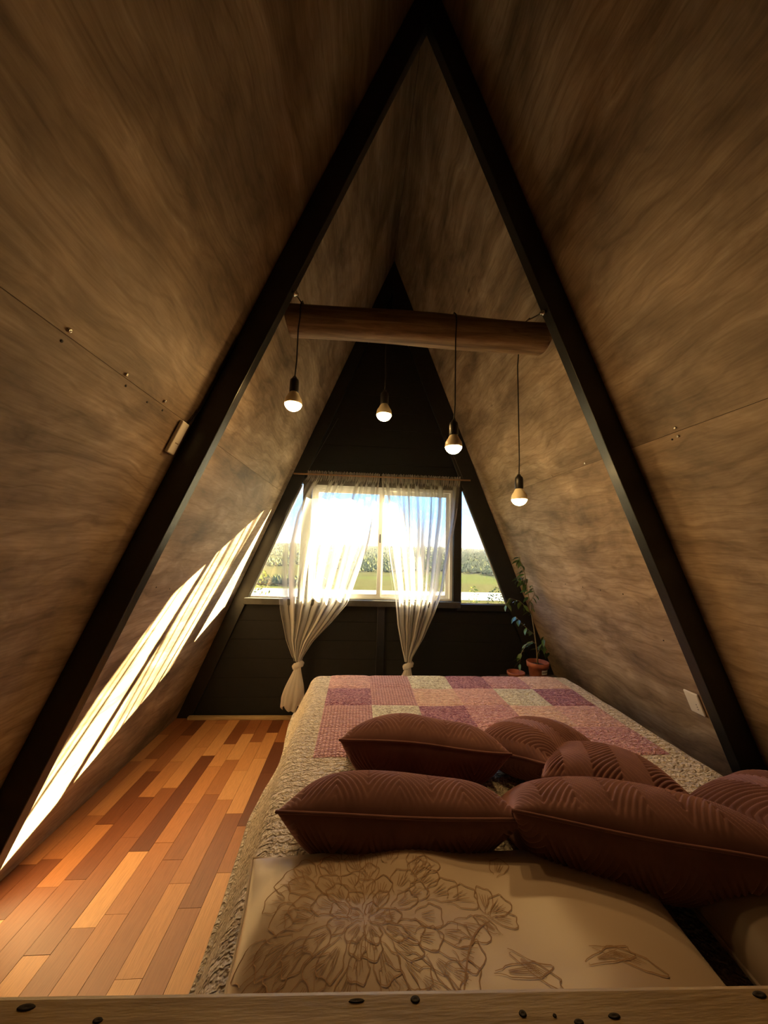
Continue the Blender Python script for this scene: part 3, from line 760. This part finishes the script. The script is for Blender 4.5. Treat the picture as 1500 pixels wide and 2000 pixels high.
def blob(vs, fs, cx, cy, cz, rx, rz, rnd):
    b = len(vs); vs.append((cx, cy, cz-rz*.6))
    for zz, rr in ((-.2, .9), (.35, .75)):
        for k in range(5): a = 6.283*k/5+rnd.random(); q = rr*rnd.uniform(.75, 1.2); vs.append((cx+rx*q*math.cos(a), cy+rx*q*math.sin(a), cz+rz*zz*rnd.uniform(.7, 1.3)))
    vs.append((cx, cy, cz+rz*rnd.uniform(.8, 1.2)))
    for k in range(5):
        k2 = (k+1) % 5; fs += [(b, b+1+k2, b+1+k), (b+1+k, b+1+k2, b+6+k2, b+6+k), (b+6+k, b+6+k2, b+11)]
rw = random.Random(9)
vs = []; fs = []; cnt = 0
while cnt < 22000:
    y = 308+2200*rw.random()**2.6; x = (rw.random()-.5)*y*2.0+y*.12
    dn = fbm(x*.006, y*.004, 7)
    if dn < -.22 and not (y > 2000): continue
    s = rw.uniform(2.2, 4.6)*(.8+y/2600); blob(vs, fs, x, y, hgt(x, y)+s*.7, s, s*rw.uniform(.9, 1.5), rw); cnt += 1
wd = pyd('woodland', vs, fs, M['crown'], None)
wd['kind'] = 'stuff'; tag(wd, 'hazy woodland covering the far side of the valley', 'woodland')
def tree(name, label, loc, h, rcrown, m, seed, cat='tree'):
    rnd = random.Random(seed); e = empty(name, loc, label, cat, None)
    tube('trunk', [(0, 0, 0), (.1*h*.2, 0, h*.4), (0, .05*h, h*.8)], [h*.03, h*.02, h*.008], M['trunk'], e, 6)
    vs = []; fs = []
    for k in range(420):
        a = rnd.uniform(0, 6.283); zz = rnd.uniform(-.9, 1); r = math.sqrt(max(0, 1-zz*zz))*rnd.uniform(.35, 1.0)
        c = Vector((r*math.cos(a)*rcrown, r*math.sin(a)*rcrown, h*.66+zz*h*.36)); s = rcrown*rnd.uniform(.06, .14)
        d1 = Vector((rnd.gauss(0, 1), rnd.gauss(0, 1), rnd.gauss(0, 1))).normalized(); d2 = d1.orthogonal().normalized()
        b = len(vs); vs += [c-d1*s, c+d2*s*.45, c+d1*s, c-d2*s*.45]; fs.append((b, b+1, b+2, b+3))
    pyd('crown', vs, fs, m, e)
tree('young_tree', 'small rounded young tree seen through the right triangular pane', (14.2, 36, hgt(14, 36)), 15.3, 1.5, M['crown'], 1)
tree('garden_shrub', 'sparse shrub at the bottom left of the right triangular pane', (7.9, 24, hgt(8, 24)), 15.0, .8, M['bush'], 2, 'shrub')
tree('yellow_bush', 'yellow green bush in the lower corner of the left pane', (-7.0, 27, hgt(-7, 27)), 15.8, 1.2, M['bush'], 3, 'shrub')

# haze filling the valley
hm = bpy.data.materials.new('valley_haze'); hm.use_nodes = True; ht = hm.node_tree; ht.nodes.clear()
vsn = ht.nodes.new('ShaderNodeVolumeScatter'); vsn.inputs['Density'].default_value = 4.5e-5; vsn.inputs['Color'].default_value = (.95, .97, 1, 1)
ho = ht.nodes.new('ShaderNodeOutputMaterial'); ht.links.new(vsn.outputs[0], ho.inputs['Volume'])
hz_ = box('valley_haze', -4500, 4500, 60, 2700, -80, 70, hm, None, 0); hz_['kind'] = 'stuff'
tag(hz_, 'milky haze hanging over the valley outside the windows', 'haze')
